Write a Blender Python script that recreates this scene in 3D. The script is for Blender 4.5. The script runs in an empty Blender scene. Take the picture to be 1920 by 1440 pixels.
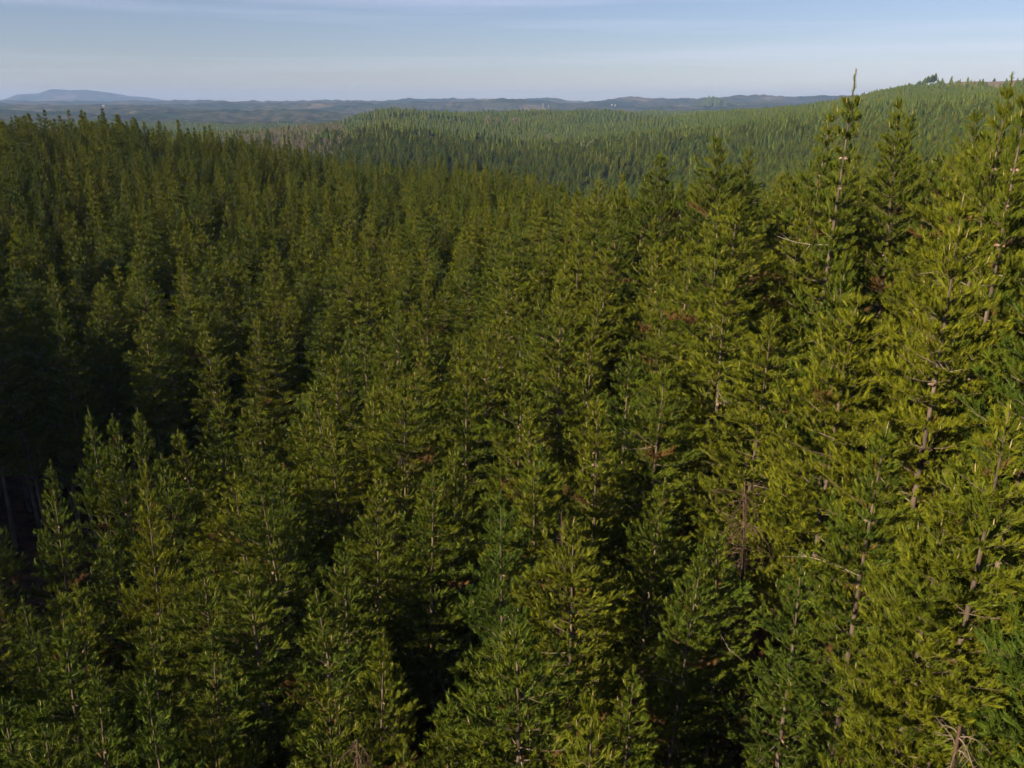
import bpy, math
import numpy as np
from mathutils import Matrix, Vector

R = math.radians
scene = bpy.context.scene
COL = scene.collection

# ------------------------------------------------------------------ camera
CZ = 60.0                      # camera height above datum
PITCH = 18.7                   # degrees below the horizontal
FPX = 1553.0                   # focal length in pixels of the 1920 wide photograph
cam_d = bpy.data.cameras.new("camera")
cam_d.sensor_width = 36.0
cam_d.lens = 36.0 * FPX / 1920.0
cam_d.clip_start = 0.5
cam_d.clip_end = 60000.0
cam = bpy.data.objects.new("camera", cam_d)
cam.location = (0, 0, CZ)
cam.rotation_euler = (R(90 - PITCH), 0, 0)
COL.objects.link(cam)
scene.camera = cam

# ------------------------------------------------------------------ sky and sun
SUN_EL, SUN_AZ = 25.5, 234.0   # azimuth clockwise from +Y (the view direction): behind, left
world = bpy.data.worlds.new("World")
scene.world = world
world.use_nodes = True
wn, wl = world.node_tree.nodes, world.node_tree.links
wn.clear()
w_out = wn.new("ShaderNodeOutputWorld")
w_bg = wn.new("ShaderNodeBackground")
w_bg.inputs["Strength"].default_value = 0.043
sky = wn.new("ShaderNodeTexSky")
sky.sky_type = 'NISHITA'
sky.sun_disc = False
sky.sun_elevation = R(SUN_EL)
sky.sun_rotation = R(SUN_AZ)
sky.altitude = 300
sky.air_density = 1.0
sky.dust_density = 0.2
sky.ozone_density = 1.5
# thin cirrus streaks, everywhere on the sky alike
w_tc = wn.new("ShaderNodeTexCoord")
w_map = wn.new("ShaderNodeMapping")
w_map.inputs["Rotation"].default_value = (0, R(4), R(12))
w_map.inputs["Location"].default_value = (5, 1, 4.95)
w_map.inputs["Scale"].default_value = (0.8, 0.8, 24.0)
w_n = wn.new("ShaderNodeTexNoise")
w_n.inputs["Scale"].default_value = 1.5
w_n.inputs["Detail"].default_value = 5
w_n.inputs["Roughness"].default_value = 0.5
w_r = wn.new("ShaderNodeMapRange")
w_r.inputs["From Min"].default_value = 0.50
w_r.inputs["From Max"].default_value = 0.80
w_r.inputs["To Max"].default_value = 0.42
w_mix = wn.new("ShaderNodeMix")
w_mix.data_type = 'RGBA'
w_mix.inputs[7].default_value = (11.5, 11.6, 11.8, 1)
wl.new(w_tc.outputs["Generated"], w_map.inputs["Vector"])
wl.new(w_map.outputs["Vector"], w_n.inputs["Vector"])
wl.new(w_n.outputs["Fac"], w_r.inputs["Value"])
wl.new(w_r.outputs["Result"], w_mix.inputs[0])
wl.new(sky.outputs["Color"], w_mix.inputs[6])
w_tint = wn.new("ShaderNodeMix")
w_tint.data_type = 'RGBA'
w_tint.blend_type = 'MULTIPLY'
w_tint.inputs[0].default_value = 1.0
w_tint.inputs[7].default_value = (0.97, 0.955, 1.19, 1)
wl.new(w_mix.outputs[2], w_tint.inputs[6])
wl.new(w_tint.outputs[2], w_bg.inputs["Color"])
wl.new(w_bg.outputs["Background"], w_out.inputs["Surface"])

sun_d = bpy.data.lights.new("sun", 'SUN')
sun_d.energy = 5.0
sun_d.angle = R(0.53)
sun_d.color = (1.0, 0.84, 0.61)
sun = bpy.data.objects.new("sun", sun_d)
sd = Vector((math.sin(R(SUN_AZ)) * math.cos(R(SUN_EL)), math.cos(R(SUN_AZ)) * math.cos(R(SUN_EL)), math.sin(R(SUN_EL))))
sun.rotation_euler = sd.to_track_quat('Z', 'Y').to_euler()
sun.location = (-40, -40, 120)
COL.objects.link(sun)

scene.view_settings.view_transform = 'Standard'
scene.view_settings.look = 'None'
scene.view_settings.exposure = 0.98
scene.view_settings.gamma = 1.0
scene.view_settings.use_curve_mapping = False
cy = scene.cycles
cy.max_bounces = 3
cy.diffuse_bounces = 1
cy.glossy_bounces = 1
cy.transmission_bounces = 3
cy.volume_bounces = 0
cy.transparent_max_bounces = 4
cy.use_denoising = True
cy.use_adaptive_sampling = True
cy.adaptive_threshold = 0.04
cy.use_light_tree = False

# ------------------------------------------------------------------ helpers
rng = np.random.default_rng(11)


def _lattice(seed):
    return np.random.default_rng(seed).random((256, 256))


_LAT = [_lattice(s) for s in (3, 4, 5, 6)]


def vnoise(x, y, k=0):
    """smooth value noise 0..1"""
    L = _LAT[k % 4]
    xi, yi = np.floor(x).astype(int), np.floor(y).astype(int)
    fx, fy = x - xi, y - yi
    fx, fy = fx * fx * (3 - 2 * fx), fy * fy * (3 - 2 * fy)
    a, b = L[xi & 255, yi & 255], L[(xi + 1) & 255, yi & 255]
    c, d = L[xi & 255, (yi + 1) & 255], L[(xi + 1) & 255, (yi + 1) & 255]
    return (a * (1 - fx) + b * fx) * (1 - fy) + (c * (1 - fx) + d * fx) * fy


def ray(px, py):
    """unit direction seen at a pixel of the 1920x1440 photograph"""
    p = R(PITCH)
    u, v = (px - 960) / FPX, (720 - py) / FPX
    d = np.array([u, math.cos(p) + v * math.sin(p), -math.sin(p) + v * math.cos(p)])
    return d / np.linalg.norm(d)


def at(px, py, r):
    """point at horizontal distance r on the sight line of a pixel (survey of the place)"""
    d = ray(px, py)
    return d * (r / math.hypot(d[0], d[1])) + np.array([0, 0, CZ])


def project(P):
    P = np.atleast_2d(P)
    p = R(PITCH)
    x, y, z = P[:, 0], P[:, 1], P[:, 2] - CZ
    f = y * math.cos(p) - z * math.sin(p)
    up = y * math.sin(p) + z * math.cos(p)
    f = np.where(f > 0.1, f, 0.1)
    return 960 + FPX * x / f, 720 - FPX * up / f


def mesh_np(name, V, F, mats, smooth=False, mat_idx=None, attr=None):
    """mesh from arrays: V n x 3, F m x k"""
    me = bpy.data.meshes.new(name)
    V = np.asarray(V, np.float32)
    F = np.asarray(F, np.int32)
    m, k = F.shape
    me.vertices.add(len(V))
    me.vertices.foreach_set("co", V.ravel())
    me.loops.add(m * k)
    me.loops.foreach_set("vertex_index", F.ravel())
    me.polygons.add(m)
    me.polygons.foreach_set("loop_start", np.arange(0, m * k, k, dtype=np.int32))
    me.polygons.foreach_set("loop_total", np.full(m, k, np.int32))
    if mat_idx is not None:
        me.polygons.foreach_set("material_index", np.asarray(mat_idx, np.int32))
    me.polygons.foreach_set("use_smooth", np.full(m, smooth, bool))
    for mm in mats:
        me.materials.append(mm)
    if attr is not None:
        for an, av in attr.items():
            a = me.attributes.new(an, 'FLOAT', 'FACE')
            a.data.foreach_set("value", np.asarray(av, np.float32))
    me.update(calc_edges=True)
    return me


def new_obj(name, me, parent=None, link=True):
    o = bpy.data.objects.new(name, me)
    if link:
        COL.objects.link(o)
    if parent is not None:
        o.parent = parent
    return o


def tag(o, label=None, cat=None, group=None, kind=None):
    if label:
        o["label"] = label
    if cat:
        o["category"] = cat
    if group:
        o["group"] = group
    if kind:
        o["kind"] = kind
    return o


def empty(name, loc):
    o = bpy.data.objects.new(name, None)
    o.location = loc
    o.empty_display_size = 0.2
    COL.objects.link(o)
    return o


def norm(a):
    return a / np.maximum(np.linalg.norm(a, axis=-1, keepdims=True), 1e-9)


# ------------------------------------------------------------------ materials
def new_mat(name):
    m = bpy.data.materials.new(name)
    m.use_nodes = True
    m.node_tree.nodes.clear()
    return m, m.node_tree.nodes, m.node_tree.links


def foliage_mat(name, source, wide=1.0, shift=0.0):
    """needles; source: 'COLOR' reads the tree's own tint, 'RANDOM' a tint per tree"""
    m, n, l = new_mat(name)
    out = n.new("ShaderNodeOutputMaterial")
    oi = n.new("ShaderNodeObjectInfo")
    ramp = n.new("ShaderNodeValToRGB")
    cr = ramp.color_ramp
    cr.elements[0].position = 0.0
    cr.elements[0].color = (0.060, 0.098, 0.012, 1)      # blue green
    cr.elements[1].position = 1.0
    cr.elements[1].color = (0.160, 0.172, 0.010, 1)      # yellow green
    for pos, c in ((0.25, (0.074, 0.108, 0.010)), (0.55, (0.102, 0.124, 0.009)), (0.78, (0.128, 0.141, 0.009))):
        e = cr.elements.new(pos)
        e.color = (*c, 1)
    if source == 'COLOR':
        sep = n.new("ShaderNodeSeparateColor")
        l.new(oi.outputs["Color"], sep.inputs["Color"])
        src = sep.outputs[0]
    else:
        src = oi.outputs["Random"]
    at_ = n.new("ShaderNodeAttribute")
    at_.attribute_name = "tone"
    mr = n.new("ShaderNodeMath")
    mr.operation = 'MULTIPLY_ADD'
    l.new(at_.outputs["Fac"], mr.inputs[0])
    mr.inputs[1].default_value = 0.64
    mr.inputs[2].default_value = -0.32
    ad = n.new("ShaderNodeMath")
    ad.operation = 'ADD'
    ad.use_clamp = True
    l.new(mr.outputs[0], ad.inputs[0])
    if source == 'COLOR':
        l.new(src, ad.inputs[1])
    else:
        rr = n.new("ShaderNodeMapRange")
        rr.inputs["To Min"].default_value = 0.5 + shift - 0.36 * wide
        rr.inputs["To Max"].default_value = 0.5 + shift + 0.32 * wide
        l.new(src, rr.inputs["Value"])
        nl_ = n.new("ShaderNodeTexNoise")
        nl_.inputs["Scale"].default_value = 0.012
        nl_.inputs["Detail"].default_value = 3
        l.new(oi.outputs["Location"], nl_.inputs["Vector"])
        ml = n.new("ShaderNodeMath")
        ml.operation = 'MULTIPLY_ADD'
        ml.inputs[1].default_value = 1.0
        ml.inputs[2].default_value = -0.5
        l.new(nl_.outputs["Fac"], ml.inputs[0])
        al = n.new("ShaderNodeMath")
        al.operation = 'ADD'
        l.new(rr.outputs[0], al.inputs[0])
        l.new(ml.outputs[0], al.inputs[1])
        l.new(al.outputs[0], ad.inputs[1])
    l.new(ad.outputs[0], ramp.inputs[0])
    # a few shoots with old, brown needles
    gt = n.new("ShaderNodeMath")
    gt.operation = 'GREATER_THAN'
    gt.inputs[1].default_value = 1.5
    l.new(at_.outputs["Fac"], gt.inputs[0])
    mx = n.new("ShaderNodeMix")
    mx.data_type = 'RGBA'
    mx.inputs[7].default_value = (0.15, 0.085, 0.028, 1)
    l.new(gt.outputs[0], mx.inputs[0])
    l.new(ramp.outputs[0], mx.inputs[6])
    pb = n.new("ShaderNodeBsdfPrincipled")
    pb.inputs["Roughness"].default_value = 0.55
    pb.inputs["Specular IOR Level"].default_value = 0.10
    l.new(mx.outputs[2], pb.inputs["Base Color"])
    tr = n.new("ShaderNodeBsdfTranslucent")
    l.new(mx.outputs[2], tr.inputs["Color"])
    ms = n.new("ShaderNodeMixShader")
    ms.inputs[0].default_value = 0.22
    l.new(pb.outputs[0], ms.inputs[1])
    l.new(tr.outputs[0], ms.inputs[2])
    l.new(ms.outputs[0], out.inputs["Surface"])
    return m


def wood_mat(name, c0, c1, scale=6.0, rough=0.9):
    m, n, l = new_mat(name)
    out = n.new("ShaderNodeOutputMaterial")
    tc = n.new("ShaderNodeTexCoord")
    mp = n.new("ShaderNodeMapping")
    mp.inputs["Scale"].default_value = (1, 1, 0.25)
    nz = n.new("ShaderNodeTexNoise")
    nz.inputs["Scale"].default_value = scale
    nz.inputs["Detail"].default_value = 4
    ramp = n.new("ShaderNodeValToRGB")
    ramp.color_ramp.elements[0].position = 0.32
    ramp.color_ramp.elements[0].color = (*c0, 1)
    ramp.color_ramp.elements[1].position = 0.68
    ramp.color_ramp.elements[1].color = (*c1, 1)
    pb = n.new("ShaderNodeBsdfPrincipled")
    pb.inputs["Roughness"].default_value = rough
    pb.inputs["Specular IOR Level"].default_value = 0.15
    l.new(tc.outputs["Object"], mp.inputs["Vector"])
    l.new(mp.outputs[0], nz.inputs["Vector"])
    l.new(nz.outputs["Fac"], ramp.inputs[0])
    l.new(ramp.outputs[0], pb.inputs["Base Color"])
    l.new(pb.outputs[0], out.inputs["Surface"])
    return m


def ground_mat():
    """brown needle litter under the pines near by; woods, scrub and fields on the far hills"""
    m, n, l = new_mat("ground")
    out = n.new("ShaderNodeOutputMaterial")
    geo = n.new("ShaderNodeNewGeometry")
    nz = n.new("ShaderNodeTexNoise")
    nz.inputs["Scale"].default_value = 1.3
    nz.inputs["Detail"].default_value = 6
    l.new(geo.outputs["Position"], nz.inputs["Vector"])
    litter = n.new("ShaderNodeValToRGB")
    litter.color_ramp.elements[0].position = 0.35
    litter.color_ramp.elements[0].color = (0.035, 0.022, 0.012, 1)
    litter.color_ramp.elements[1].position = 0.7
    litter.color_ramp.elements[1].color = (0.13, 0.065, 0.030, 1)
    l.new(nz.outputs["Fac"], litter.inputs[0])
    mp = n.new("ShaderNodeMapping")
    mp.inputs["Scale"].default_value = (0.0034, 0.0013, 0.02)
    l.new(geo.outputs["Position"], mp.inputs["Vector"])
    n2 = n.new("ShaderNodeTexNoise")
    n2.inputs["Scale"].default_value = 1.0
    n2.inputs["Detail"].default_value = 7
    n2.inputs["Roughness"].default_value = 0.62
    l.new(mp.outputs[0], n2.inputs["Vector"])
    land = n.new("ShaderNodeValToRGB")
    cr = land.color_ramp
    cr.elements[0].position = 0.0
    cr.elements[0].color = (0.020, 0.032, 0.012, 1)
    cr.elements[1].position = 1.0
    cr.elements[1].color = (0.24, 0.19, 0.10, 1)
    for pos, c in ((0.47, (0.018, 0.032, 0.010)), (0.50, (0.07, 0.062, 0.032)), (0.545, (0.022, 0.034, 0.012)),
                   (0.60, (0.095, 0.078, 0.045)), (0.66, (0.16, 0.13, 0.085))):
        e = cr.elements.new(pos)
        e.color = (*c, 1)
    l.new(n2.outputs["Fac"], land.inputs[0])
    a = n.new("ShaderNodeAttribute")
    a.attribute_name = "far"
    mx = n.new("ShaderNodeMix")
    mx.data_type = 'RGBA'
    l.new(a.outputs["Fac"], mx.inputs[0])
    l.new(litter.outputs[0], mx.inputs[6])
    l.new(land.outputs[0], mx.inputs[7])
    b = n.new("ShaderNodeAttribute")
    b.attribute_name = "bare"
    mb = n.new("ShaderNodeMix")
    mb.data_type = 'RGBA'
    mb.inputs[7].default_value = (0.18, 0.140, 0.105, 1)
    l.new(b.outputs["Fac"], mb.inputs[0])
    l.new(mx.outputs[2], mb.inputs[6])
    pb = n.new("ShaderNodeBsdfPrincipled")
    pb.inputs["Roughness"].default_value = 1.0
    pb.inputs["Specular IOR Level"].default_value = 0.0
    l.new(mb.outputs[2], pb.inputs["Base Color"])
    l.new(pb.outputs[0], out.inputs["Surface"])
    return m


def plain_mat(name, c, rough=0.8):
    m, n, l = new_mat(name)
    out = n.new("ShaderNodeOutputMaterial")
    nz = n.new("ShaderNodeTexNoise")
    nz.inputs["Scale"].default_value = 3
    mr = n.new("ShaderNodeMapRange")
    mr.inputs["To Min"].default_value = 0.85
    mr.inputs["To Max"].default_value = 1.15
    vm = n.new("ShaderNodeVectorMath")
    vm.operation = 'SCALE'
    vm.inputs[0].default_value = c
    l.new(nz.outputs["Fac"], mr.inputs["Value"])
    l.new(mr.outputs[0], vm.inputs["Scale"])
    pb = n.new("ShaderNodeBsdfPrincipled")
    pb.inputs["Roughness"].default_value = rough
    l.new(vm.outputs[0], pb.inputs["Base Color"])
    l.new(pb.outputs[0], out.inputs["Surface"])
    return m


M_NEEDLE = foliage_mat("pine_needles", 'COLOR')
M_NEEDLE_MASS = foliage_mat("pine_needles_mass", 'RANDOM')
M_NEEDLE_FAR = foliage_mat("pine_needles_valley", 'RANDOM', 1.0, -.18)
M_TRUNK = wood_mat("pine_bark", (0.050, 0.036, 0.026), (0.17, 0.128, 0.095), 5)
M_BRANCH = wood_mat("pine_branch_bark", (0.07, 0.05, 0.034), (0.19, 0.145, 0.10), 4)
M_DEAD = wood_mat("bleached_dead_wood", (0.15, 0.12, 0.09), (0.32, 0.265, 0.205), 3)
M_BUD = wood_mat("pale_candle_buds", (0.26, 0.20, 0.10), (0.40, 0.31, 0.18), 9)
M_CONE = wood_mat("pine_cone_scales", (0.13, 0.085, 0.05), (0.30, 0.22, 0.155), 8)
M_GROUND = ground_mat()

# ------------------------------------------------------------------ terrain (height of the canopy top relative to the camera)
AZ = np.array([-60, -30, -24, -16, -8, 0, 8, 16, 20, 24, 30, 60], float)
TAB = [
    # r     -60    -30    -24    -16    -8      0      8     16     20     24     30     60
    (6,    -15.5, -15.5, -15.5, -15.0, -14.2, -13.5, -13.0, -12.0, -11.0, -10.5, -10.0, -9.0),
    (15,   -15.8, -15.6, -15.4, -15.0, -14.0, -12.8, -11.6, -9.6,  -8.2,  -7.0,  -5.6,  -3.0),
    (22,   -16.2, -16.0, -15.8, -15.0, -13.6, -12.2, -10.4, -8.2,  -6.6,  -5.2,  -3.8,  -1.0),
    (30,   -17.0, -16.6, -15.8, -14.4, -12.8, -11.2, -9.2,  -6.6,  -5.0,  -3.6,  -2.2,  1.0),
    (38,   -15.5, -17.2, -15.8, -14.2, -12.2, -9.8,  -7.8,  -5.0,  -3.6,  -2.4,  -1.2,  2.5),
    (48,   -2.0,  -14.2, -14.2, -14.7, -13.7, -10.3, -7.4,  -4.6,  -3.9,  -3.1,  -1.6,  4.0),  # unseen left end raised here and in the next row to shade the gully
    (60,   -0.5,  -12.5, -13.0, -13.8, -13.0, -10.0, -6.4,  -4.9,  -4.5,  -3.9,  -1.8,  5.0),
    (75,   -3.0,  -10.8, -11.6, -12.8, -12.3, -10.0, -8.0,  -7.6,  -7.2,  -6.0,  -3.2,  5.0),
    (92,   -3.0,  -9.2,  -10.0, -11.4, -11.6, -10.1, -11.0, -12.0, -11.0, -9.0,  -5.5,  5.0),
    (108,  -2.0,  -7.2,  -8.4,  -10.0, -11.0, -10.2, -14.0, -16.0, -15.5, -13.0, -8.5,  5.0),
    (130,  -1.5,  -4.6,  -5.8,  -8.4,  -10.6, -10.4, -17.5, -22.0, -21.5, -19.0, -12.5, 4.0),
    (150,  -1.5,  -2.6,  -3.3,  -6.7,  -10.3, -11.2, -21.0, -27.0, -25.0, -22.0, -14.0, 4.0),
    (175,  -4.0,  -3.5,  -4.2,  -8.6,  -13.5, -19.0, -27.0, -31.0, -28.0, -24.0, -16.0, 4.0),
    (210,  -12.,  -13.,  -15.,  -19.,  -23.,  -29.,  -31.,  -31.,  -28.,  -23.,  -15.5, 4.0),
    (250,  -18.,  -20.,  -23.,  -27.,  -30.,  -34.,  -32.,  -29.,  -25.,  -20.,  -14.,  5.0),
    (380,  -22.,  -25.,  -27.,  -28.,  -29.,  -33.,  -31.,  -26.,  -20.,  -15.,  -9.0,  8.0),
    (550,  -24.,  -26.,  -28.,  -20.5, -24.,  -32.,  -29.,  -22.,  -14.,  -7.0,  0.0,   14.),
    (800,  -27.,  -27.,  -28.,  -20.5, -18.,  -28.,  -24.,  -16.,  -7.0,  3.5,   9.0,   20.),
    (1050, -30.,  -30.,  -31.,  -32.,  -14.,  -21.,  -18.,  -11.,  -3.0,  11.,   14.,   26.),
    (1250, -32.,  -32.,  -34.,  -36.,  -24.,  -15.,  -14.,  -11.,  -2.0,  15.,   24.,   32.),
    (1500, -34.,  -34.,  -36.,  -40.,  -36.,  -24.,  -22.,  -18.,  -10.,  14.,   29.,   36.),
    (2200, -38.,  -36.,  -38.,  -42.,  -42.,  -42.,  -36.,  -30.,  -25.,  -10.,  5.0,   20.),
    (3000, -26.,  -24.,  -26.,  -30.,  -34.,  -26.,  -22.,  -18.,  -18.,  -12.,  -6.0,  0.0),
    (3900, -18.,  -16.,  -18.,  -26.,  -24.,  -18.,  -8.0,  2.0,   4.0,   0.0,   0.0,   0.0),
    (4800, -12.,  -10.,  -11.,  -16.,  -14.,  -8.0,  8.0,   16.,   14.,   8.0,   6.0,   0.0),
    (5600, -10.,  -8.0,  -9.0,   -6.0,  -8.0,  2.0,   12.,   20.,   20.,   14.,   10.,   0.0),
    (7000, -20.,  -20.,  -20.,  -14.,  -10.,  -4.,   -10.,  -10.,  -10.,  -10.,  -10.,  -10.),
    (8200, -40.,  -30.,  -20.,  -15.,  -12.,  -20.,  -30.,  -30.,  -30.,  -30.,  -30.,  -30.),
    (10200, -60., -60.,  -60.,  -60.,  -60.,  -60.,  -60.,  -60.,  -60.,  -60.,  -60.,  -60.),
]
ROWS = np.log(np.array([t[0] for t in TAB], float))
ZT = np.array([t[1:] for t in TAB], float)
_r = np.array([t[0] for t in TAB], float)


def _cr(p0, p1, p2, p3, t):
    return 0.5 * ((2 * p1) + (-p0 + p2) * t + (2 * p0 - 5 * p1 + 4 * p2 - p3) * t * t + (-p0 + 3 * p1 - 3 * p2 + p3) * t ** 3)


def table(az, lr):
    i = np.clip(np.searchsorted(ROWS, lr) - 1, 0, len(ROWS) - 2)
    t = np.clip((lr - ROWS[i]) / (ROWS[i + 1] - ROWS[i]), 0, 1)
    j = np.clip(np.searchsorted(AZ, az) - 1, 0, len(AZ) - 2)
    s = np.clip((az - AZ[j]) / (AZ[j + 1] - AZ[j]), 0, 1)
    nr, nc = ZT.shape
    rows = []
    for di in (-1, 0, 1, 2):
        ii = np.clip(i + di, 0, nr - 1)
        c = [ZT[ii, np.clip(j + dj, 0, nc - 1)] for dj in (-1, 0, 1, 2)]
        rows.append(_cr(*c, s))
    return _cr(*rows, t)


MOUNT = np.array([(-200, 200), (-60, 199), (10, 188), (35, 181), (75, 179), (100, 172), (140, 173.5), (165, 172.5), (200, 176),
                  (245, 183), (285, 185.5), (320, 190), (365, 195), (430, 199), (600, 204)], float)   # skyline of the mountain


def canopy(x, y):
    """height (relative to the camera) of the tree tops, or of the land itself on the far hills"""
    r = np.hypot(x, y)
    az = np.degrees(np.arctan2(x, y))
    z = table(np.clip(az, -60, 60), np.log(np.maximum(r, 6.0)))
    back = np.clip((np.abs(az) - 60) / 60, 0, 1)
    z = z * (1 - back) + back * (-12.0)
    w1 = np.clip((r - 220) / 200, 0, 1) * np.clip((2600 - r) / 1200, 0, 1)
    u, v = x * 0.8 + y * 0.6, -x * 0.6 + y * 0.8
    z = z + w1 * ((vnoise(u / 260, v / 130, 0) - 0.5) * np.clip(r * 0.036, 0, 21) * np.clip((az + 14) / 6, 0.1, 1) + (vnoise(u / 55, v / 38, 1) - 0.5) * np.clip(r * 0.006, 0, 4))
    w2 = np.clip((r - 1800) / 1500, 0, 1) * np.clip((7600 - r) / 1500, 0, 1)
    z = z + w2 * ((vnoise(x / 620, y / 420, 2) - 0.5) * 60 + (vnoise(x / 210, y / 260, 3) - 0.5) * 16)
    z = z + np.clip((r - 1500) / 600, 0, 1) * np.clip((7500 - r) / 1500, 0, 1) * ((vnoise(x / 42, y / 60, 1) - 0.4) * 12 + (vnoise(x / 17, y / 40, 2) - 0.5) * 7)
    # the flat topped mountain far away on the left
    px = 960 + FPX / math.cos(R(PITCH)) * np.tan(np.radians(np.clip(az, -60, 60)))
    zt = (195.0 - np.interp(px, MOUNT[:, 0], MOUNT[:, 1])) / (FPX * 1.05) * r + (vnoise(x / 300, y / 300, 0) - .5) * 10
    k = np.exp(-((r - 9000) / 750.0) ** 2)
    z = np.where(r > 7300, z * (1 - k) + zt * k, z)
    return z


TREE_H = 17.5


def ground_z(x, y):
    r = np.hypot(x, y)
    h = TREE_H * np.clip((1900 - r) / 500, 0, 1)
    h = h * (1 - 0.93 * np.clip((r - hill_edge(x, y)) / 25 + .5, 0, 1) * np.clip((np.degrees(np.arctan2(x, y)) - 23.3) / 2.0, 0, 1))
    return CZ + canopy(x, y) - h


def build_ground():
    az = np.concatenate([np.linspace(-180, -62, 24), np.linspace(-60, -36, 30), np.linspace(-35, 35, 640), np.linspace(36, 60, 30), np.linspace(62, 178, 24)])
    rr = np.concatenate([np.geomspace(2.0, 140, 60), np.geomspace(145, 1900, 120), np.geomspace(1930, 8000, 170), np.geomspace(8050, 10100, 50)])
    A, RR = np.meshgrid(np.radians(az), rr)
    X, Y = RR * np.sin(A), RR * np.cos(A)
    Z = ground_z(X, Y)
    near = RR < 150
    Z = Z + near * (vnoise(X / 1.7, Y / 1.7, 2) - .5) * 0.5
    V = np.stack([X, Y, Z], -1).reshape(-1, 3)
    nr, na = RR.shape
    i, j = np.meshgrid(np.arange(nr - 1), np.arange(na), indexing='ij')
    a = i * na + j
    b = i * na + (j + 1) % na
    F = np.stack([a, b, b + na, a + na], -1).reshape(-1, 4)
    c = len(V)
    V = np.vstack([V, [[0, 0, Z[0].mean()]]])
    fan = np.stack([np.full(na, c), (np.arange(na) + 1) % na, np.arange(na), np.arange(na)], -1)
    me = mesh_np("ground", V, F, [M_GROUND], smooth=True)
    R_ = np.hypot(V[:, 0], V[:, 1])
    far = np.clip((R_ - 1200) / 500, 0, 1)
    me.attributes.new("far", 'FLOAT', 'POINT').data.foreach_set("value", far.astype(np.float32))
    bare = bare_mask(V[:, 0], V[:, 1])
    me.attributes.new("bare", 'FLOAT', 'POINT').data.foreach_set("value", bare.astype(np.float32))
    o = new_obj("ground", me)
    tag(o, "brown needle litter and far rolling land under the pine forest", "ground", kind="structure")
    return o


def hill_edge(x, y):
    az = np.degrees(np.arctan2(x, y))
    return 1000 + (30 - az) * 26 + (vnoise(x / 60, y / 60, 1) - .5) * 60


def bare_mask(x, y):
    """bare brown ground"""
    return np.maximum(hill_bare(x, y), 0.5 * brown_wood(x, y))


def hill_bare(x, y):
    """felled brown hilltop on the right"""
    r = np.hypot(x, y)
    az = np.degrees(np.arctan2(x, y))
    return ((r > hill_edge(x, y)) & (r < 1900) & (az > 23.2) & (az < 62)).astype(float)


def brown_wood(x, y):
    """open brown woodland on the left of the valley"""
    r = np.hypot(x, y)
    az = np.degrees(np.arctan2(x, y))
    e = (vnoise(x / 45, y / 110, 1) - .5) * 7
    e2 = (vnoise(x / 38, y / 90, 3) - .5) * 7
    return ((az > -18.8 + e2) & (az < -11.8 + e) & (r > 430 + 25 * e2) & (r < 930 + 30 * e)).astype(float)


build_ground()


# ------------------------------------------------------------------ pine builder
def tube(P, rad, sides):
    """tube along polyline P (k x 3) with radii; returns V, F quads"""
    P = np.asarray(P, float)
    k = len(P)
    T = norm(np.gradient(P, axis=0))
    ref = np.array([0.0, 0, 1]) if abs(T[0][2]) < 0.8 else np.array([1.0, 0, 0])
    U = norm(np.cross(T, ref))
    W = np.cross(T, U)
    a = np.arange(sides) * 2 * np.pi / sides
    ring = np.cos(a)[None, :, None] * U[:, None, :] + np.sin(a)[None, :, None] * W[:, None, :]
    V = (P[:, None, :] + ring * np.asarray(rad)[:, None, None]).reshape(-1, 3)
    i, j = np.meshgrid(np.arange(k - 1), np.arange(sides), indexing='ij')
    s0 = i * sides + j
    s1 = i * sides + (j + 1) % sides
    F = np.stack([s0, s1, s1 + sides, s0 + sides], -1).reshape(-1, 4)
    return V, F


def join(parts):
    V, F, o = [], [], 0
    for v, f in parts:
        V.append(v)
        F.append(f + o)
        o += len(v)
    return np.vstack(V), np.vstack(F)


def needles(P, D, L, n, nl, nw, g, body=0.075):
    """plumes: a small leafy body on each shoot with loose needles round it; P,D (N,3), L (N,) shoot lengths"""
    N = len(P)
    D = norm(D)
    ref = np.where(np.abs(D[:, 2:3]) < 0.8, np.array([[0, 0, 1.0]]), np.array([[1.0, 0, 0]]))
    U = norm(np.cross(D, ref))
    W = np.cross(D, U)
    s = g.random((N, n)) ** 0.8
    phi = g.random((N, n)) * 2 * np.pi
    th = np.radians(86 - 50 * s + g.normal(0, 9, (N, n)))
    base = P[:, None] + D[:, None] * (s * L[:, None])[..., None]
    side = np.cos(phi)[..., None] * U[:, None] + np.sin(phi)[..., None] * W[:, None]
    d = np.cos(th)[..., None] * D[:, None] + np.sin(th)[..., None] * side
    d[..., 2] += 0.10
    ln = nl * (0.75 + 0.5 * g.random((N, n)))[..., None]
    q = norm(np.cross(d, norm(g.normal(size=(N, n, 3)))))
    tip = base + d * ln
    w = nw * 0.5
    mid = base + d * ln * 0.5
    V = np.stack([base - q * w * 0.4, mid + q * w, tip, mid - q * w], 2)      # N,n,4,3
    if body > 0:
        p0 = P - D * 0.04
        p1 = P + D * (L * 1.15 + nl * .3)[:, None]
        rad = body * g.uniform(.7, 1.3, (N, 4))
        ph = g.random((N, 1)) * 6.28 + np.arange(4)[None] * np.pi / 2
        f = g.uniform(.4, .7, (N, 4))
        ring = p0[:, None] + (p1 - p0)[:, None] * f[..., None] + (np.cos(ph) * rad)[..., None] * U[:, None] + (np.sin(ph) * rad)[..., None] * W[:, None]
        nxt = np.roll(ring, -1, axis=1)
        Q = np.stack([np.repeat(p0[:, None], 4, 1), nxt, np.repeat(p1[:, None], 4, 1), ring], 2)
        V = np.concatenate([V, Q], 1)
    F = np.arange(V.shape[0] * V.shape[1] * 4).reshape(-1, 4)
    return V.reshape(-1, 3), F


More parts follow.
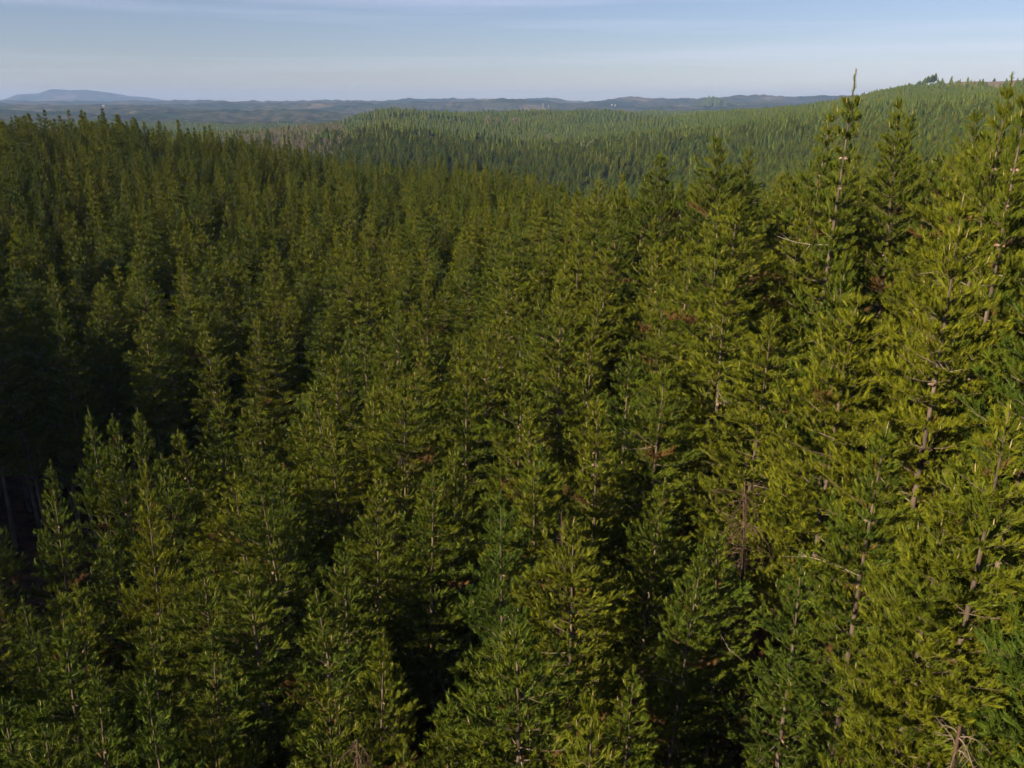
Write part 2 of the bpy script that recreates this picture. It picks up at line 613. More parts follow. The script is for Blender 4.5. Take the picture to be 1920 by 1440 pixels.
def pine(seed, H=17.5, crown=12.5, rmax=2.3, t0=4.6, fork=False, spire=0.0, needle_n=26, needle_l=0.115, needle_w=0.0088, body=0.040, shoot_k=1.05, lean=0.0,
         dead=4, sparse=0.0, detail=True, shoot_len=0.215):
    """radiata pine; origin at the base of the trunk, tip at height H. Returns dict of (V,F[,tone])"""
    g = np.random.default_rng(seed)
    ph = g.random(4) * 6.28
    bend = 0.10 * g.normal(size=2) + lean

    def axis(z):
        u = np.asarray(z) / H
        return np.stack([bend[0] * u * u * 2 + 0.10 * np.sin(u * 5 + ph[0]), bend[1] * u * u * 2 + 0.10 * np.sin(u * 4 + ph[1]), np.asarray(z, float)], -1)
    zz = np.linspace(-0.5, H - 0.05, 16 if detail else 6)
    trad = 0.014 + 0.0105 * (H - np.maximum(zz, 0)) ** 0.92
    trunk = [tube(axis(zz), trad, 7 if detail else 4)]
    wood, deadw, buds, cones = [], [], [], []
    SP, SD, SL, ST = [], [], [], []

    def shoot(p, d, l, tone):
        SP.append(p)
        SD.append(d)
        SL.append(l)
        ST.append(tone)

    # leader
    tops = [(axis(H - 0.05), 0.0)]
    t = 0.0
    lead_n = 6
    for i in range(lead_n):
        p = axis(H - 0.12 - 0.16 * i)
        shoot(p, np.array([g.normal() * .08, g.normal() * .08, 1.0]), 0.20, g.random())
    if fork:
        for sg in (-1, 1):
            v = norm(np.array([0.26 * sg, 0.05, 1.0]))
            f0 = axis(H - 0.55)
            wood.append(tube(np.array([f0, f0 + v * .45, f0 + v * .9]), [.03, .02, .01], 4))
            for q in np.linspace(.2, .9, 9):
                shoot(f0 + v * q, v + g.normal(size=3) * .12, .22, .9)
    if detail:
        b0 = axis(H - 0.1)
        buds.append(tube(np.array([b0, b0 + [0, 0, .12], b0 + [0.01, 0, .26]]), [0.014, 0.013, 0.004], 5))
    depth = 0.50 + spire * 0.25
    whorl = 0
    while depth < crown:
        z0 = H - depth
        base = axis(z0)
        young = math.exp(-depth / 2.6)
        rad = rmax * (1 - math.exp(-max(depth - spire, 0.12) / t0)) + 0.10
        rad *= min(1.0, (0.34 if detail else 0.28) + 0.20 * depth)
        if depth < spire:
            rad = 0.16 + 0.10 * depth
        if depth > crown * 0.72:
            rad *= 1 - 0.35 * (depth - crown * 0.72) / (crown * 0.28)
        nb = int(g.integers(4, 7)) if depth > 1 else int(g.integers(3, 6))
        a0 = g.random() * 6.28
        wf = g.uniform(0.78, 1.18)
        for b in range(nb):
            if g.random() < sparse:
                continue
            a = a0 + 6.283 * b / nb + g.normal() * 0.2
            Lh = rad * wf * g.uniform(0.62, 1.22)
            el = R(10 + 42 * young + g.normal() * 7)
            up = 0.20 + 0.25 * g.random()
            out = np.array([math.cos(a), math.sin(a), 0])
            side = np.array([-math.sin(a), math.cos(a), 0])
            swing = g.normal() * 0.12
            m = 5 if detail else 3
            u = np.linspace(0, 1, m)
            B = base + out * (u * Lh)[:, None] + side * (swing * Lh * u * u)[:, None]
            B[:, 2] += Lh * (math.tan(el) * u * (1 - 0.35 * u) + up * u * u - 0.10 * u)
            br = (0.009 + 0.011 * Lh) * (1 - 0.8 * u)
            wood.append(tube(B, br, 3))

            def pt(q):
                return np.array([np.interp(q, u, B[:, k]) for k in range(3)])
            tan_end = norm(B[-1] - B[-2])
            btone = g.random() * 0.6
            brown = 2.0 if g.random() < 0.006 else None
            # shoots along the outer branch
            q0 = 0.08 if depth < 2.0 else 0.15
            nm = max(3, int(Lh * 7 * shoot_k))
            for q in q0 + (1 - q0) * np.linspace(0, 1.0, nm) ** 0.85:
                d = tan_end + np.array([0, 0, 0.75]) + g.normal(size=3) * 0.32
                shoot(pt(q), d, shoot_len * g.uniform(.7, 1.2), brown or btone + g.random() * 0.4)
            for _ in range(2):
                shoot(B[-1], tan_end + np.array([0, 0, .45]) + g.normal(size=3) * .35, shoot_len * 1.1, brown or min(1.0, btone + .25 + g.random() * 0.4))
            # side twigs
            if Lh > 0.45:
                nt = max(2, int(Lh * 4.2 * math.sqrt(shoot_k)))
                for ti, q in enumerate(np.linspace(0.24, 0.94, nt)):
                    sg = 1 if ti % 2 else -1
                    tl = Lh * (0.16 + 0.34 * (1 - q)) * g.uniform(.7, 1.25) + 0.10
                    d = norm(out * 0.75 + side * sg * 0.85 + np.array([0, 0, 0.35 + g.normal() * .18]))
                    p0 = pt(q)
                    e = p0 + d * tl
                    e[2] += 0.22 * tl
                    if detail:
                        wood.append(tube(np.array([p0, (p0 + e) / 2 - [0, 0, .02], e]), [0.011, .008, .004], 3))
                    ns = max(1, int(tl * 6.5 * shoot_k))
                    for v in np.linspace(0.35, 1, ns + 1):
                        shoot(p0 + (e - p0) * v, d + np.array([0, 0, 0.8]) + g.normal(size=3) * .4, shoot_len * g.uniform(.7, 1.15), brown or btone + g.random() * 0.4)
            # pale candle at the branch end
            if detail and g.random() < (0.40 if depth < 3 else 0.12):
                e = B[-1] + tan_end * 0.12
                v = norm(tan_end * .25 + np.array([0, 0, 1.0]))
                lb = g.uniform(.12, .26)
                buds.append(tube(np.array([e, e + v * lb * .6, e + v * lb]), [.015, .014, .004], 4))
        # short spurs close to the stem
        for _ in range(5 if depth < crown * .8 else 2):
            a = g.random() * 6.283
            o = np.array([math.cos(a), math.sin(a), 0.0])
            ps = base + o * g.uniform(.10, .30) + np.array([0, 0, g.uniform(-.2, .25)])
            shoot(ps, o * .7 + np.array([0, 0, 1.0]) + g.normal(size=3) * .25, shoot_len, 2.0 if g.random() < .10 else g.random() * .8)
        # cones sit on the trunk at a whorl
        if detail and depth > 2.2 and g.random() < 0.3:
            for c in range(int(g.integers(2, 5))):
                a = g.random() * 6.28
                rt = 0.02 + 0.013 * depth ** .92
                o = np.array([math.cos(a), math.sin(a), -0.25])
                c0 = base + o * rt
                cones.append(tube(np.array([c0, c0 + o * .03, c0 + o * .08, c0 + o * .13]), [.02, .05, .042, .01], 6))
        depth += g.uniform(0.36, 0.60) * (1.0 if detail else 1.05) * (1.0 + 0.10 * min(1.0, depth / 4.0))
        whorl += 1
    # dead branches, bleached, poking out in and below the crown
    for i in range(dead):
        z0 = g.uniform(max(1.5, H - crown - 3.5), H - 3.0)
        a = g.random() * 6.28
        out = np.array([math.cos(a), math.sin(a), 0])
        l = g.uniform(0.9, 2.1)
        u = np.linspace(0, 1, 4)
        B = axis(z0) + out * (u * l)[:, None]
        B[:, 2] += l * (g.uniform(-.25, .35) * u + g.uniform(-.2, .3) * u * u)
        one = [tube(B, 0.017 * (1 - .75 * u) + .004, 4)]
        for k in range(3):
            q = g.uniform(.35, .9)
            p0 = np.array([np.interp(q, u, B[:, c]) for c in range(3)])
            e = p0 + (out + g.normal(size=3) * .8) * .35
            one.append((lambda t_: t_)(tube(np.array([p0, e]), [.008, .003], 4)))
        deadw.append(join(one))
    SP, SD, SL, ST = np.array(SP), np.array(SD), np.array(SL), np.array(ST)
    V, F = needles(SP, SD, SL, needle_n, needle_l, needle_w, g, body)
    tone = np.repeat(np.where(ST > 1.5, 2.0, np.clip(ST, 0, 1)), needle_n + 4)
    return dict(trunk=join(trunk), wood=join(wood), dead=deadw, buds=join(buds) if buds else None,
                cones=join(cones) if cones else None, needles=(V, F, tone), n=len(SP))


# near prototypes: separate meshes for each part
SPEC = [  # seed, kwargs
    dict(rmax=1.66, t0=3.2),
    dict(rmax=1.93, t0=3.3),
    dict(rmax=1.44, t0=2.8, sparse=0.05),
    dict(rmax=1.71, t0=3.6, spire=0.5),
    dict(rmax=2.15, t0=3.2, dead=9),
    dict(rmax=1.60, t0=3.4, sparse=0.12, dead=10),
    dict(rmax=1.82, t0=3.8),
    dict(rmax=2.65, t0=4.2, dead=8),          # broad old one
    dict(rmax=1.77, t0=3.8, spire=2.6),   # long bare spire
    dict(rmax=1.60, t0=3.6, fork=True),       # forked leader
]
PROTO, DETAIL = [], []
for k, kw in enumerate(SPEC):
    d = pine(100 + k, **kw)
    me = {}
    V, F, tone = d["needles"]
    me["crown"] = mesh_np("pine_crown", V, F, [M_NEEDLE], attr={"tone": tone})
    me["trunk"] = mesh_np("pine_trunk", *d["trunk"], [M_TRUNK], smooth=True)
    me["branchwork"] = mesh_np("pine_branchwork", *d["wood"], [M_BRANCH], smooth=True)
    me["dead_branch"] = [mesh_np("pine_dead_branch", *q_, [M_DEAD], smooth=True) for q_ in d["dead"]]
    me["candle_growth"] = mesh_np("pine_candle_growth", *d["buds"], [M_BUD], smooth=True)
    if d["cones"]:
        me["cone_cluster"] = mesh_np("pine_cone_cluster", *d["cones"], [M_CONE], smooth=True)
    PROTO.append(me)
    if k in (0, 1, 3):
        DETAIL.append(d)
    print("proto", k, "shoots", d["n"], "quads", len(F))


def combine(d, needle_mat, name):
    """one mesh of trunk and crown for the trees of the mass"""
    tv, tf = d["trunk"]
    nv, nf, tone = d["needles"]
    parts = [(tv, tf)]
    if d["wood"] is not None:
        parts.append(d["wood"])
    wv, wf = join(parts)
    V = np.vstack([wv, nv])
    F = np.vstack([wf, nf + len(wv)])
    mi = np.concatenate([np.zeros(len(wf)), np.ones(len(nf))])
    tn = np.concatenate([np.zeros(len(wf)), tone])
    return mesh_np(name, V, F, [M_BRANCH, needle_mat], mat_idx=mi, attr={"tone": tn})


def source_collection(name, meshes):
    """sources for the forest mass; the collection itself is not in the scene"""
    c = bpy.data.collections.new(name)
    for i, me in enumerate(meshes):
        o = bpy.data.objects.new("%s_%02d" % (name, i), me)
        c.objects.link(o)
    return c


MID = []
for k in range(7):
    kw = dict(SPEC[k])
    kw.pop("dead", None)
    d = pine(200 + k, needle_n=5, needle_l=0.17, needle_w=0.026, body=0.058, shoot_k=0.85, dead=0, detail=False, shoot_len=0.23, **kw)
    MID.append(combine(d, M_NEEDLE_MASS, "mid_pine"))
FARM = []
for k in range(5):
    g = np.random.default_rng(400 + k)
    # a far tree: ragged skirts of foliage, one below the other
    qs, tn = [], []
    tt = 0.0
    while tt < 11:
        z1 = 17.5 - tt
        rr_ = (0.45 + 1.55 * (1 - math.exp(-(tt + .6) / 3.0))) * g.uniform(.75, 1.2)
        dz = 1.5 + rr_ * .5
        ns = 7
        a0 = g.random() * 6.28
        for k2 in range(ns):
            a1, a2 = a0 + 6.283 * k2 / ns, a0 + 6.283 * (k2 + 1.15) / ns
            am = (a1 + a2) / 2
            r1 = rr_ * g.uniform(.7, 1.25)
            zb = z1 - dz * g.uniform(.75, 1.2)
            off = g.normal(0, .08, 2)
            qs.append([[off[0], off[1], z1 + .25], [math.cos(a1) * r1 * .7, math.sin(a1) * r1 * .7, (z1 + zb) / 2 - .2],
                       [math.cos(am) * r1, math.sin(am) * r1, zb], [math.cos(a2) * r1 * .7, math.sin(a2) * r1 * .7, (z1 + zb) / 2 - .2]])
            tn.append(g.random())
        tt += g.uniform(.8, 1.15)
    V = np.array(qs).reshape(-1, 3)
    F = np.arange(len(V)).reshape(-1, 4)
    tr = tube(np.array([[0, 0, -.5], [0, 0, 9], [0, 0, 17.3]]), [.2, .12, .02], 3)
    d = dict(trunk=tr, wood=None, needles=(V, F, np.array(tn)))
    FARM.append(combine(d, M_NEEDLE_FAR, "far_pine"))
for d in DETAIL:
    MID.append(combine(d, M_NEEDLE_MASS, "border_pine"))
for k in range(4):      # valley trees near enough to show their branches
    kw = dict(SPEC[k])
    kw.pop("dead", None)
    d = pine(300 + k, needle_n=1, needle_l=0.5, needle_w=0.2, body=0.20, shoot_k=0.16, dead=0, detail=False, shoot_len=0.55, **kw)
    FARM.append(combine(d, M_NEEDLE_FAR, "valley_pine"))
    print("valley", d["n"])
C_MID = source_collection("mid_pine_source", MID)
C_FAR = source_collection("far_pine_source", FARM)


def scatter_group(coll):
    ng = bpy.data.node_groups.new("forest_mass", 'GeometryNodeTree')
    ng.interface.new_socket("Geometry", in_out='INPUT', socket_type='NodeSocketGeometry')
    ng.interface.new_socket("Geometry", in_out='OUTPUT', socket_type='NodeSocketGeometry')
    n, l = ng.nodes, ng.links
    i = n.new("NodeGroupInput")
    o = n.new("NodeGroupOutput")
    ci = n.new("GeometryNodeCollectionInfo")
    ci.inputs["Collection"].default_value = coll
    ci.inputs["Separate Children"].default_value = True
    ci.inputs["Reset Children"].default_value = True
    ip = n.new("GeometryNodeInstanceOnPoints")
    ip.inputs["Pick Instance"].default_value = True

    def attr(name, ty):
        a = n.new("GeometryNodeInputNamedAttribute")
        a.data_type = ty
        a.inputs["Name"].default_value = name
        return a.outputs["Attribute"]
    l.new(i.outputs[0], ip.inputs["Points"])
    l.new(ci.outputs[0], ip.inputs["Instance"])
    l.new(attr("pid", 'INT'), ip.inputs["Instance Index"])
    l.new(attr("rot", 'FLOAT_VECTOR'), ip.inputs["Rotation"])
    l.new(attr("scl", 'FLOAT_VECTOR'), ip.inputs["Scale"])
    l.new(ip.outputs[0], o.inputs[0])
    return ng


def scatter(name, P, S, coll, n_src, seed, pid=None):
    g = np.random.default_rng(seed)
    me = bpy.data.meshes.new(name)
    me.vertices.add(len(P))
    me.vertices.foreach_set("co", np.asarray(P, np.float32).ravel())
    me.attributes.new("pid", 'INT', 'POINT').data.foreach_set("value", (g.integers(0, n_src, len(P)) if pid is None else pid).astype(np.int32))
    rot = np.stack([g.normal(0, .02, len(P)), g.normal(0, .02, len(P)), g.random(len(P)) * 6.283], -1)
    me.attributes.new("rot", 'FLOAT_VECTOR', 'POINT').data.foreach_set("vector", rot.astype(np.float32).ravel())
    me.attributes.new("scl", 'FLOAT_VECTOR', 'POINT').data.foreach_set("vector", np.asarray(S, np.float32).ravel())
    o = new_obj(name, me)
    md = o.modifiers.new("forest", 'NODES')
    md.node_group = scatter_group(coll)
    return o


# ------------------------------------------------------------------ the plantation: where each tree stands
def make_tree(tip, proto, tint, width, label, name="pine_tree", rotz=0.0, height=TREE_H):
    g = ground_z(np.array([tip[0]]), np.array([tip[1]]))[0]
    h = tip[2] - g
    root = empty(name, (tip[0], tip[1], g))
    root.rotation_euler = (0.03 * math.sin(rotz * 7), 0.03 * math.cos(rotz * 5), rotz)
    root.scale = (width, width, h / TREE_H)
    near = math.hypot(tip[0], tip[1]) < 45
    for part, me in PROTO[proto].items():
        if isinstance(me, list):
            for m_ in me if near else ():
                new_obj(part, m_, root)
            continue
        o = new_obj(part, me, root)
        o.color = (tint, tint, tint, 1)
        if part in ("candle_growth", "cone_cluster", "crown", "branchwork"):
            o["kind"] = "stuff"
    tag(root, label, "pine tree", "pines of the near plantation")
    return root


# landmark trees: pixel of the tip, distance, prototype, tint (0 blue green .. 1 yellow green), width, label
LAND = [
    (1601, 138, 38, 8, .45, 1.05, "tall pine whose bare spire rises above the horizon and the far hills"),
    (1912, 124, 31, 8, .5, .95, "spiky-topped pine touching the sky at the upper right edge"),
    (1880, 144, 34, 3, .55, .9, "narrow second spire just left of the spiky pine at the right edge"),
    (1722, 172, 46, 3, .5, .95, "slim pine with its top against the felled brown hill"),
    (1518, 196, 43, 3, .45, .95, "slender pine standing left of the tall bare-spired pine"),
    (1812, 376, 25, 7, 1.0, .95, "tall yellow-green pine near the right edge with tiered branches"),
    (1570, 535, 26, 7, .95, .98, "broad yellowish pine right of centre with long sunlit lower limbs"),
    (1604, 478, 27, 0, .40, .8, "darker green pine top rising behind the broad yellowish pine"),
    (930, 925, 24, 6, .05, .8, "bluish-green plump pine in the middle foreground"),
    (1015, 1118, 20, 2, .08, .62, "small bluish pine right beside the plump bluish-green pine"),
    (1186, 1244, 17.5, 0, .42, .72, "bright young pine at the bottom edge right of centre"),
    (1508, 1046, 20, 5, .2, .7, "thin pine with a bare reddish trunk in the right foreground"),
    (1268, 1015, 22, 3, .3, .7, "narrow spired pine between the dark gaps right of centre"),
    (1375, 985, 23, 2, .35, .75, "feathery narrow pine left of the thin bare-trunked pine"),
    (1212, 905, 25.5, 1, .45, .8, "dense rounded pine behind the narrow spired pine"),
    (1162, 640, 33, 5, .35, .85, "gaunt pine with a long pale trunk showing in the centre"),
    (178, 766, 41, 3, .3, .8, "slim spired pine outlined against the black gully at left"),
    (212, 775, 40, 2, .35, .7, "narrow pine right beside the slim spire over the black gully"),
    (60, 880, 38, 3, .35, .8, "lone pointed pine top at the gully's near rim by the left edge"),
    (252, 770, 42, 0, .4, .75, "third pointed pine from the left along the black gully rim"),
    (1880, 745, 17.0, 1, .72, .95, "large bright pine with pale buds at the right edge, low down"),
    (1755, 905, 17, 1, .6, .8, "bushy light-green pine in the right foreground left of the large bright one"),
    (1640, 800, 20, 2, .35, .85, "dark green pine in front of the broad yellowish pine's right side"),
    (245, 1275, 20.5, 0, .15, .8, "bluish pine with a bare trunk base in the bottom left corner"),
    (520, 835, 31, 1, .4, .9, "full pine standing left of centre in mid slope"),
    (1062, 520, 38, 0, .55, .95, "tall light-green pine just right of the picture's centre line"),
    (1110, 335, 58, 1, .55, 1.0, "bright pine on the central ridge against the far valley forest"),
    (1190, 318, 55, 0, .3, .95, "conical deep-green pine on the ridge right of the centre"),
    (1262, 285, 54, 4, .4, .9, "round-topped pine on the ridge with an open leafy crown"),
    (1372, 252, 50, 4, .5, .9, "shaggy pine pair's left tree standing against the far forest"),
    (1420, 275, 51, 1, .35, .85, "shaggy pine pair's right tree standing against the far forest"),
    (1690, 210, 50, 2, .45, .9, "pine just left of the slim pine before the brown hill"),
    (1805, 205, 42, 6, .5, .9, "rounded pine between the slim pine and the right edge spires"),
    (875, 665, 35, 1, .5, .9, "pine with a pale upright trunk streak left of centre"),
    (720, 545, 46, 0, .4, .9, "pine on the near rim where the gully fades out"),
    (630, 612, 47, 3, .3, .8, "pointed pine at the head of the black gully"),
]
LAND.append((236, 905, 31, 9, .95, .75, "pine with a forked V-shaped yellowish leader in the left middle"))
NICK = ["the tall bare-spired pine", "the spiky-topped right-edge pine", "the narrow second spire", "the slim brown-hill pine",
        "the slender pine", "the tall yellow-green tiered pine", "the broad yellowish pine", "the dark top behind the broad pine",
        "the plump bluish-green pine", "the small bluish pine", "the bright young bottom-edge pine", "the thin red-trunked pine",
        "the narrow spired pine", "the feathery narrow pine", "the dense rounded pine", "the gaunt pale-trunked pine",
        "the slim gully-rim spire", "the narrow pine by the gully spire", "the lone left-edge gully pine", "the third gully-rim pine",
        "the large bright right-edge pine", "the bushy light-green pine", "the dark pine before the broad one", "the bluish bottom-left pine",
        "the full mid-slope pine", "the tall light-green central pine", "the bright central ridge pine", "the conical ridge pine",
        "the round-topped ridge pine", "the shaggy pair's left pine", "the shaggy pair's right pine", "the pine left of the slim one",
        "the rounded pine", "the pale-streaked pine", "the pine where the gully fades", "the pine at the gully head",
        "the forked-leader pine"]
land_tips, n_ind = [], 0
IND = []      # tip, proto, tint, width, label
for (px, py, r, pk, tint, wd, lab) in LAND:
    tip = at(px, py, r)
    land_tips.append(tip)
    IND.append((tip, pk, tint, wd, lab))
land_tips = np.array(land_tips)


def grid_points(spacing, r0, r1, az0, az1, seed, jitter=0.28):
    g = np.random.default_rng(seed)
    n = int(r1 / spacing) + 2
    i, j = np.meshgrid(np.arange(-n, n + 1), np.arange(-n, n + 1))
    x = (i + 0.5 * (j % 2)) * spacing
    y = j * spacing * 0.866
    c, s = math.cos(.35), math.sin(.35)
    X, Y = c * x - s * y, s * x + c * y
    X = X + g.normal(0, jitter * spacing * .6, X.shape)
    Y = Y + g.normal(0, jitter * spacing * .6, Y.shape)
    r, az = np.hypot(X, Y), np.degrees(np.arctan2(X, Y))
    k = (r > r0) & (r < r1) & (az > az0) & (az < az1)
    return X[k], Y[k]


def gap(x, y):
    """treeless gully floor on the left, widening away from the near rim"""
    r, az = np.hypot(x, y), np.degrees(np.arctan2(x, y))
    inner = 40 + np.clip((az + 30) / 22, 0, 1.6) * 8.5
    width = np.interp(az, [-60, -30, -22, -14, -6, 2], [18, 18, 13, 6, 3, 0])
    return (r > inner) & (r < inner + width) & (az < 2)


X, Y = grid_points(3.05, 7, 215, -72, 72, 5, 0.34)
Zc = canopy(X, Y)
var = rng.normal(0, 0.7, len(X)) + (vnoise(X / 6, Y / 6, 1) - .5) * 1.6
tipz = CZ + Zc + var
r = np.hypot(X, Y)
keep = ~gap(X, Y) & ((np.abs(np.degrees(np.arctan2(X, Y))) < 40) | (r < 120))
keep &= ~((r < 14) & (Zc > -9.5))
dl = np.min(np.hypot(X[:, None] - land_tips[None, :, 0], Y[:, None] - land_tips[None, :, 1]), axis=1)
keep &= dl > 2.3
gpx, gpy = project(np.stack([X, Y, tipz], -1))
for j, (hw, dn) in {0: (60, 330), 5: (85, 420), 6: (150, 380), 8: (60, 200), 10: (50, 120)}.items():    # these stand free: no tree hides them
    lx, ly, lr = LAND[j][:3]
    keep &= ~((r < lr - .5) & (np.abs(gpx - lx) < hw) & (gpy < ly + dn) & (Y > 3))
X, Y, tipz, r = X[keep], Y[keep], tipz[keep], r[keep]
px, py = project(np.stack([X, Y, tipz], -1))
infr = (Y > 4) & (px > -40) & (px < 1960) & (py < 1500) & (py > 0)
order = np.argsort(np.where(infr, r, 1e6))
n_fill = 300 - len(IND)
ind_i = order[:n_fill]
mass = np.ones(len(X), bool)
mass[ind_i] = False


def tint_at(x, y, g):
    az = math.degrees(math.atan2(x, y))
    base = np.interp(az, [-35, -10, 10, 25, 35], [.46, .52, .57, .58, .58])
    return float(np.clip(base + g.normal() * 0.15, 0.02, 1.0))


ONES = ["zero", "one", "two", "three", "four", "five", "six", "seven", "eight", "nine", "ten", "eleven", "twelve", "thirteen", "fourteen", "fifteen",
        "sixteen", "seventeen", "eighteen", "nineteen"]
TENS = ["", "", "twenty", "thirty", "forty", "fifty", "sixty", "seventy", "eighty", "ninety"]


def words(n):
    n = int(max(0, min(99, n)))
    return ONES[n] if n < 20 else TENS[n // 10] + ("-" + ONES[n % 10] if n % 10 else "")


lpx, lpy = project(land_tips)
SECT = ["right of", "up and right of", "above", "up and left of", "left of", "down and left of", "below", "down and right of"]
rel = {}
for q in ind_i:                      # the nearest neighbour of each landmark tree in each direction
    for j in range(len(LAND)):
        dx, dy = px[q] - lpx[j], lpy[j] - py[q]
        dd = math.hypot(dx, dy)
        if dd < 230:
            k = (j, int(round(math.atan2(dy, dx) / (math.pi / 4))) % 8)
            if k not in rel or dd < rel[k][0]:
                rel[k] = (dd, q)
rel_of = {}
for (j, sct), (dd, q) in sorted(rel.items(), key=lambda e: e[1][0]):
    rel_of.setdefault(q, (j, sct))
used, taken = set(), set()
for q in ind_i:
    g = np.random.default_rng(9000 + int(q))
    tint = tint_at(X[q], Y[q], g)
    pk = int(g.choice([0, 1, 2, 3, 4, 5, 6], p=[.2, .2, .12, .12, .13, .09, .14]))
    wd = float(np.clip(g.normal(1.0, .12), .72, 1.25))
    tone = "bluish" if tint < .27 else "olive" if tint < .5 else "green" if tint < .66 else "yellowish"
    shape = {0: "conical", 1: "full", 2: "slim", 3: "pointed", 4: "broad", 5: "open", 6: "dense"}[pk]
    a, b = px[q], py[q]
    ca, cb = round(a / 19.2), round(b / 14.4)
    if q in rel_of:
        j, sct = rel_of[q]
        lab = "%s %s pine, first top %s %s" % (shape, tone, SECT[sct], NICK[j])
    else:
        while (ca, cb) in used:
            cb += 1
        used.add((ca, cb))
        if b > 1430:
            lab = "%s %s pine rising past the bottom edge, %s hundredths across the picture" % (shape, tone, words(ca))
        elif a < 0:
            lab = "%s %s pine cut by the left edge, %s hundredths down the picture" % (shape, tone, words(cb))
        elif a > 1920:
            lab = "%s %s pine cut by the right edge, %s hundredths down the picture" % (shape, tone, words(cb))
        else:
            lab = "%s %s pine, top %s hundredths across and %s down the picture" % (shape, tone, words(ca), words(cb))
    while lab in taken:          # keep every label its own
        lab = lab.replace(" pine", " second pine", 1)
    taken.add(lab)
    IND.append((np.array([X[q], Y[q], tipz[q]]), pk, tint, wd, lab))

for k, (tip, pk, tint, wd, lab) in enumerate(IND):
    make_tree(tip, pk, tint, wd, lab, rotz=float(np.random.default_rng(500 + k).random() * 6.283))

mx, my, mz = X[mass], Y[mass], tipz[mass]
mg = ground_z(mx, my)
ms = np.stack([np.full(len(mx), 1.0), np.full(len(mx), 1.0), (mz - mg) / TREE_H], -1)
ms[:, :2] *= rng.uniform(.66, .98, (len(mx), 1)) * np.interp(np.hypot(mx, my), [70, 110], [1, .88])[:, None]
fm = scatter("pine_forest", np.stack([mx, my, mg], -1), ms, C_MID, len(MID), 21, np.where((np.hypot(mx, my) < 55) & (my > 0), rng.integers(7, 10, len(mx)), rng.integers(0, 7, len(mx))))
tag(fm, "dense dark pine plantation covering the ridge behind the near trees", "pine forest", kind="stuff")
print("mid instances", len(mx))

# far plantation on the rolling valley
FX, FY, FS = [], [], []
for sp, r0, r1, wid, sd_ in ((3.4, 215, 600, .88, 31), (4.0, 600, 1000, 1.0, 32), (5.6, 1000, 1900, 1.35, 33)):
    x, y = grid_points(sp, r0, r1, -36, 36, sd_)
    FX.append(x)
    FY.append(y)
    FS.append(np.full(len(x), wid))
fx, fy, fs = map(np.concatenate, (FX, FY, FS))
fr, faz = np.hypot(fx, fy), np.degrees(np.arctan2(fx, fy))
keep = hill_bare(fx, fy) < .5
brown = brown_wood(fx, fy) > .5
# hidden far behind nearer ridges: leave out
ecan = np.degrees(np.arctan2(canopy(fx, fy), fr))
ai = ((faz + 40) * 4).astype(int)
o_ = np.argsort(fr)
best = np.full(400, -90.0)
vis = np.zeros(len(fx), bool)
for q in o_:
    k = ai[q]
    e = ecan[q]
    if e > best[k] - 0.9:
        vis[q] = True
    if e - 0.35 > best[k]:
        best[k] = e - 0.35
keep &= vis
k1 = keep & (~brown | (rng.random(len(fx)) < .30))
gz = ground_z(fx, fy)
hh = (1 + rng.normal(0, .075, len(fx)) + (vnoise(fx / 25, fy / 25, 2) - .5) * .12) * np.interp(fr, [150, 900, 1900], [1, 1, .85])
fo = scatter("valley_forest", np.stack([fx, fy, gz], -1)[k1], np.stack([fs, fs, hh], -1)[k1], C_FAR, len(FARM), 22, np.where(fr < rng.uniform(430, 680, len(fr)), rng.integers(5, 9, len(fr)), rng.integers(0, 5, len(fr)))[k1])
tag(fo, "far-off pine forest rolling over the valley and hills", "pine forest", kind="stuff")
print("far instances", int(k1.sum()), "brown", int((keep & brown).sum()))

# open brown woodland: thin pale trunks under rusty, half bare crowns
M_RUST = foliage_mat("rusty_leaves", 'RANDOM', .6)
for e_, c_ in zip(M_RUST.node_tree.nodes["Color Ramp"].color_ramp.elements, ((.15, .13, .075), (.18, .15, .09), (.22, .175, .115), (.24, .19, .13), (.15, .145, .08))):
    e_.color = (*c_, 1)
M_PALE = wood_mat("pale_gum_bark", (.34, .25, .18), (.55, .44, .34), 2)


def broadleaf(g, H=15.0, cr=2.4, n=120, leaf=.8, bole=.45, crown_h=None):
    """upright leafy tree of a few limbs; returns wood and leaf arrays"""
    wood = [tube(np.array([[0, 0, -.4], [g.normal() * .2, g.normal() * .2, H * .5], [g.normal() * .3, g.normal() * .3, H * .95]]), [.16 + H * .006, .12, .03], 5)]
    P = []
    for i in range(7):
        z = H * g.uniform(bole, .85)
        a = g.random() * 6.283
        e = np.array([math.cos(a) * cr * g.uniform(.4, .9), math.sin(a) * cr * g.uniform(.4, .9), min(z + H * g.uniform(.1, .25), H)])
        wood.append(tube(np.array([[0, 0, z], e * [.5, .5, 1] - [0, 0, (e[2] - z) * .4], e]), [.06, .045, .02], 5))
        P.append(e)
    P = np.array(P)
    k = g.integers(0, len(P), n)
    Q = P[k] + g.normal(size=(n, 3)) * [cr * .33, cr * .33, H * .06]
    V, F = needles(Q, g.normal(size=(n, 3)) + [0, 0, .4], np.full(n, leaf * .5), 2, leaf, leaf * .55, g, body=leaf * .28)
    return join(wood), (V, F, np.repeat(g.random(n), 6))


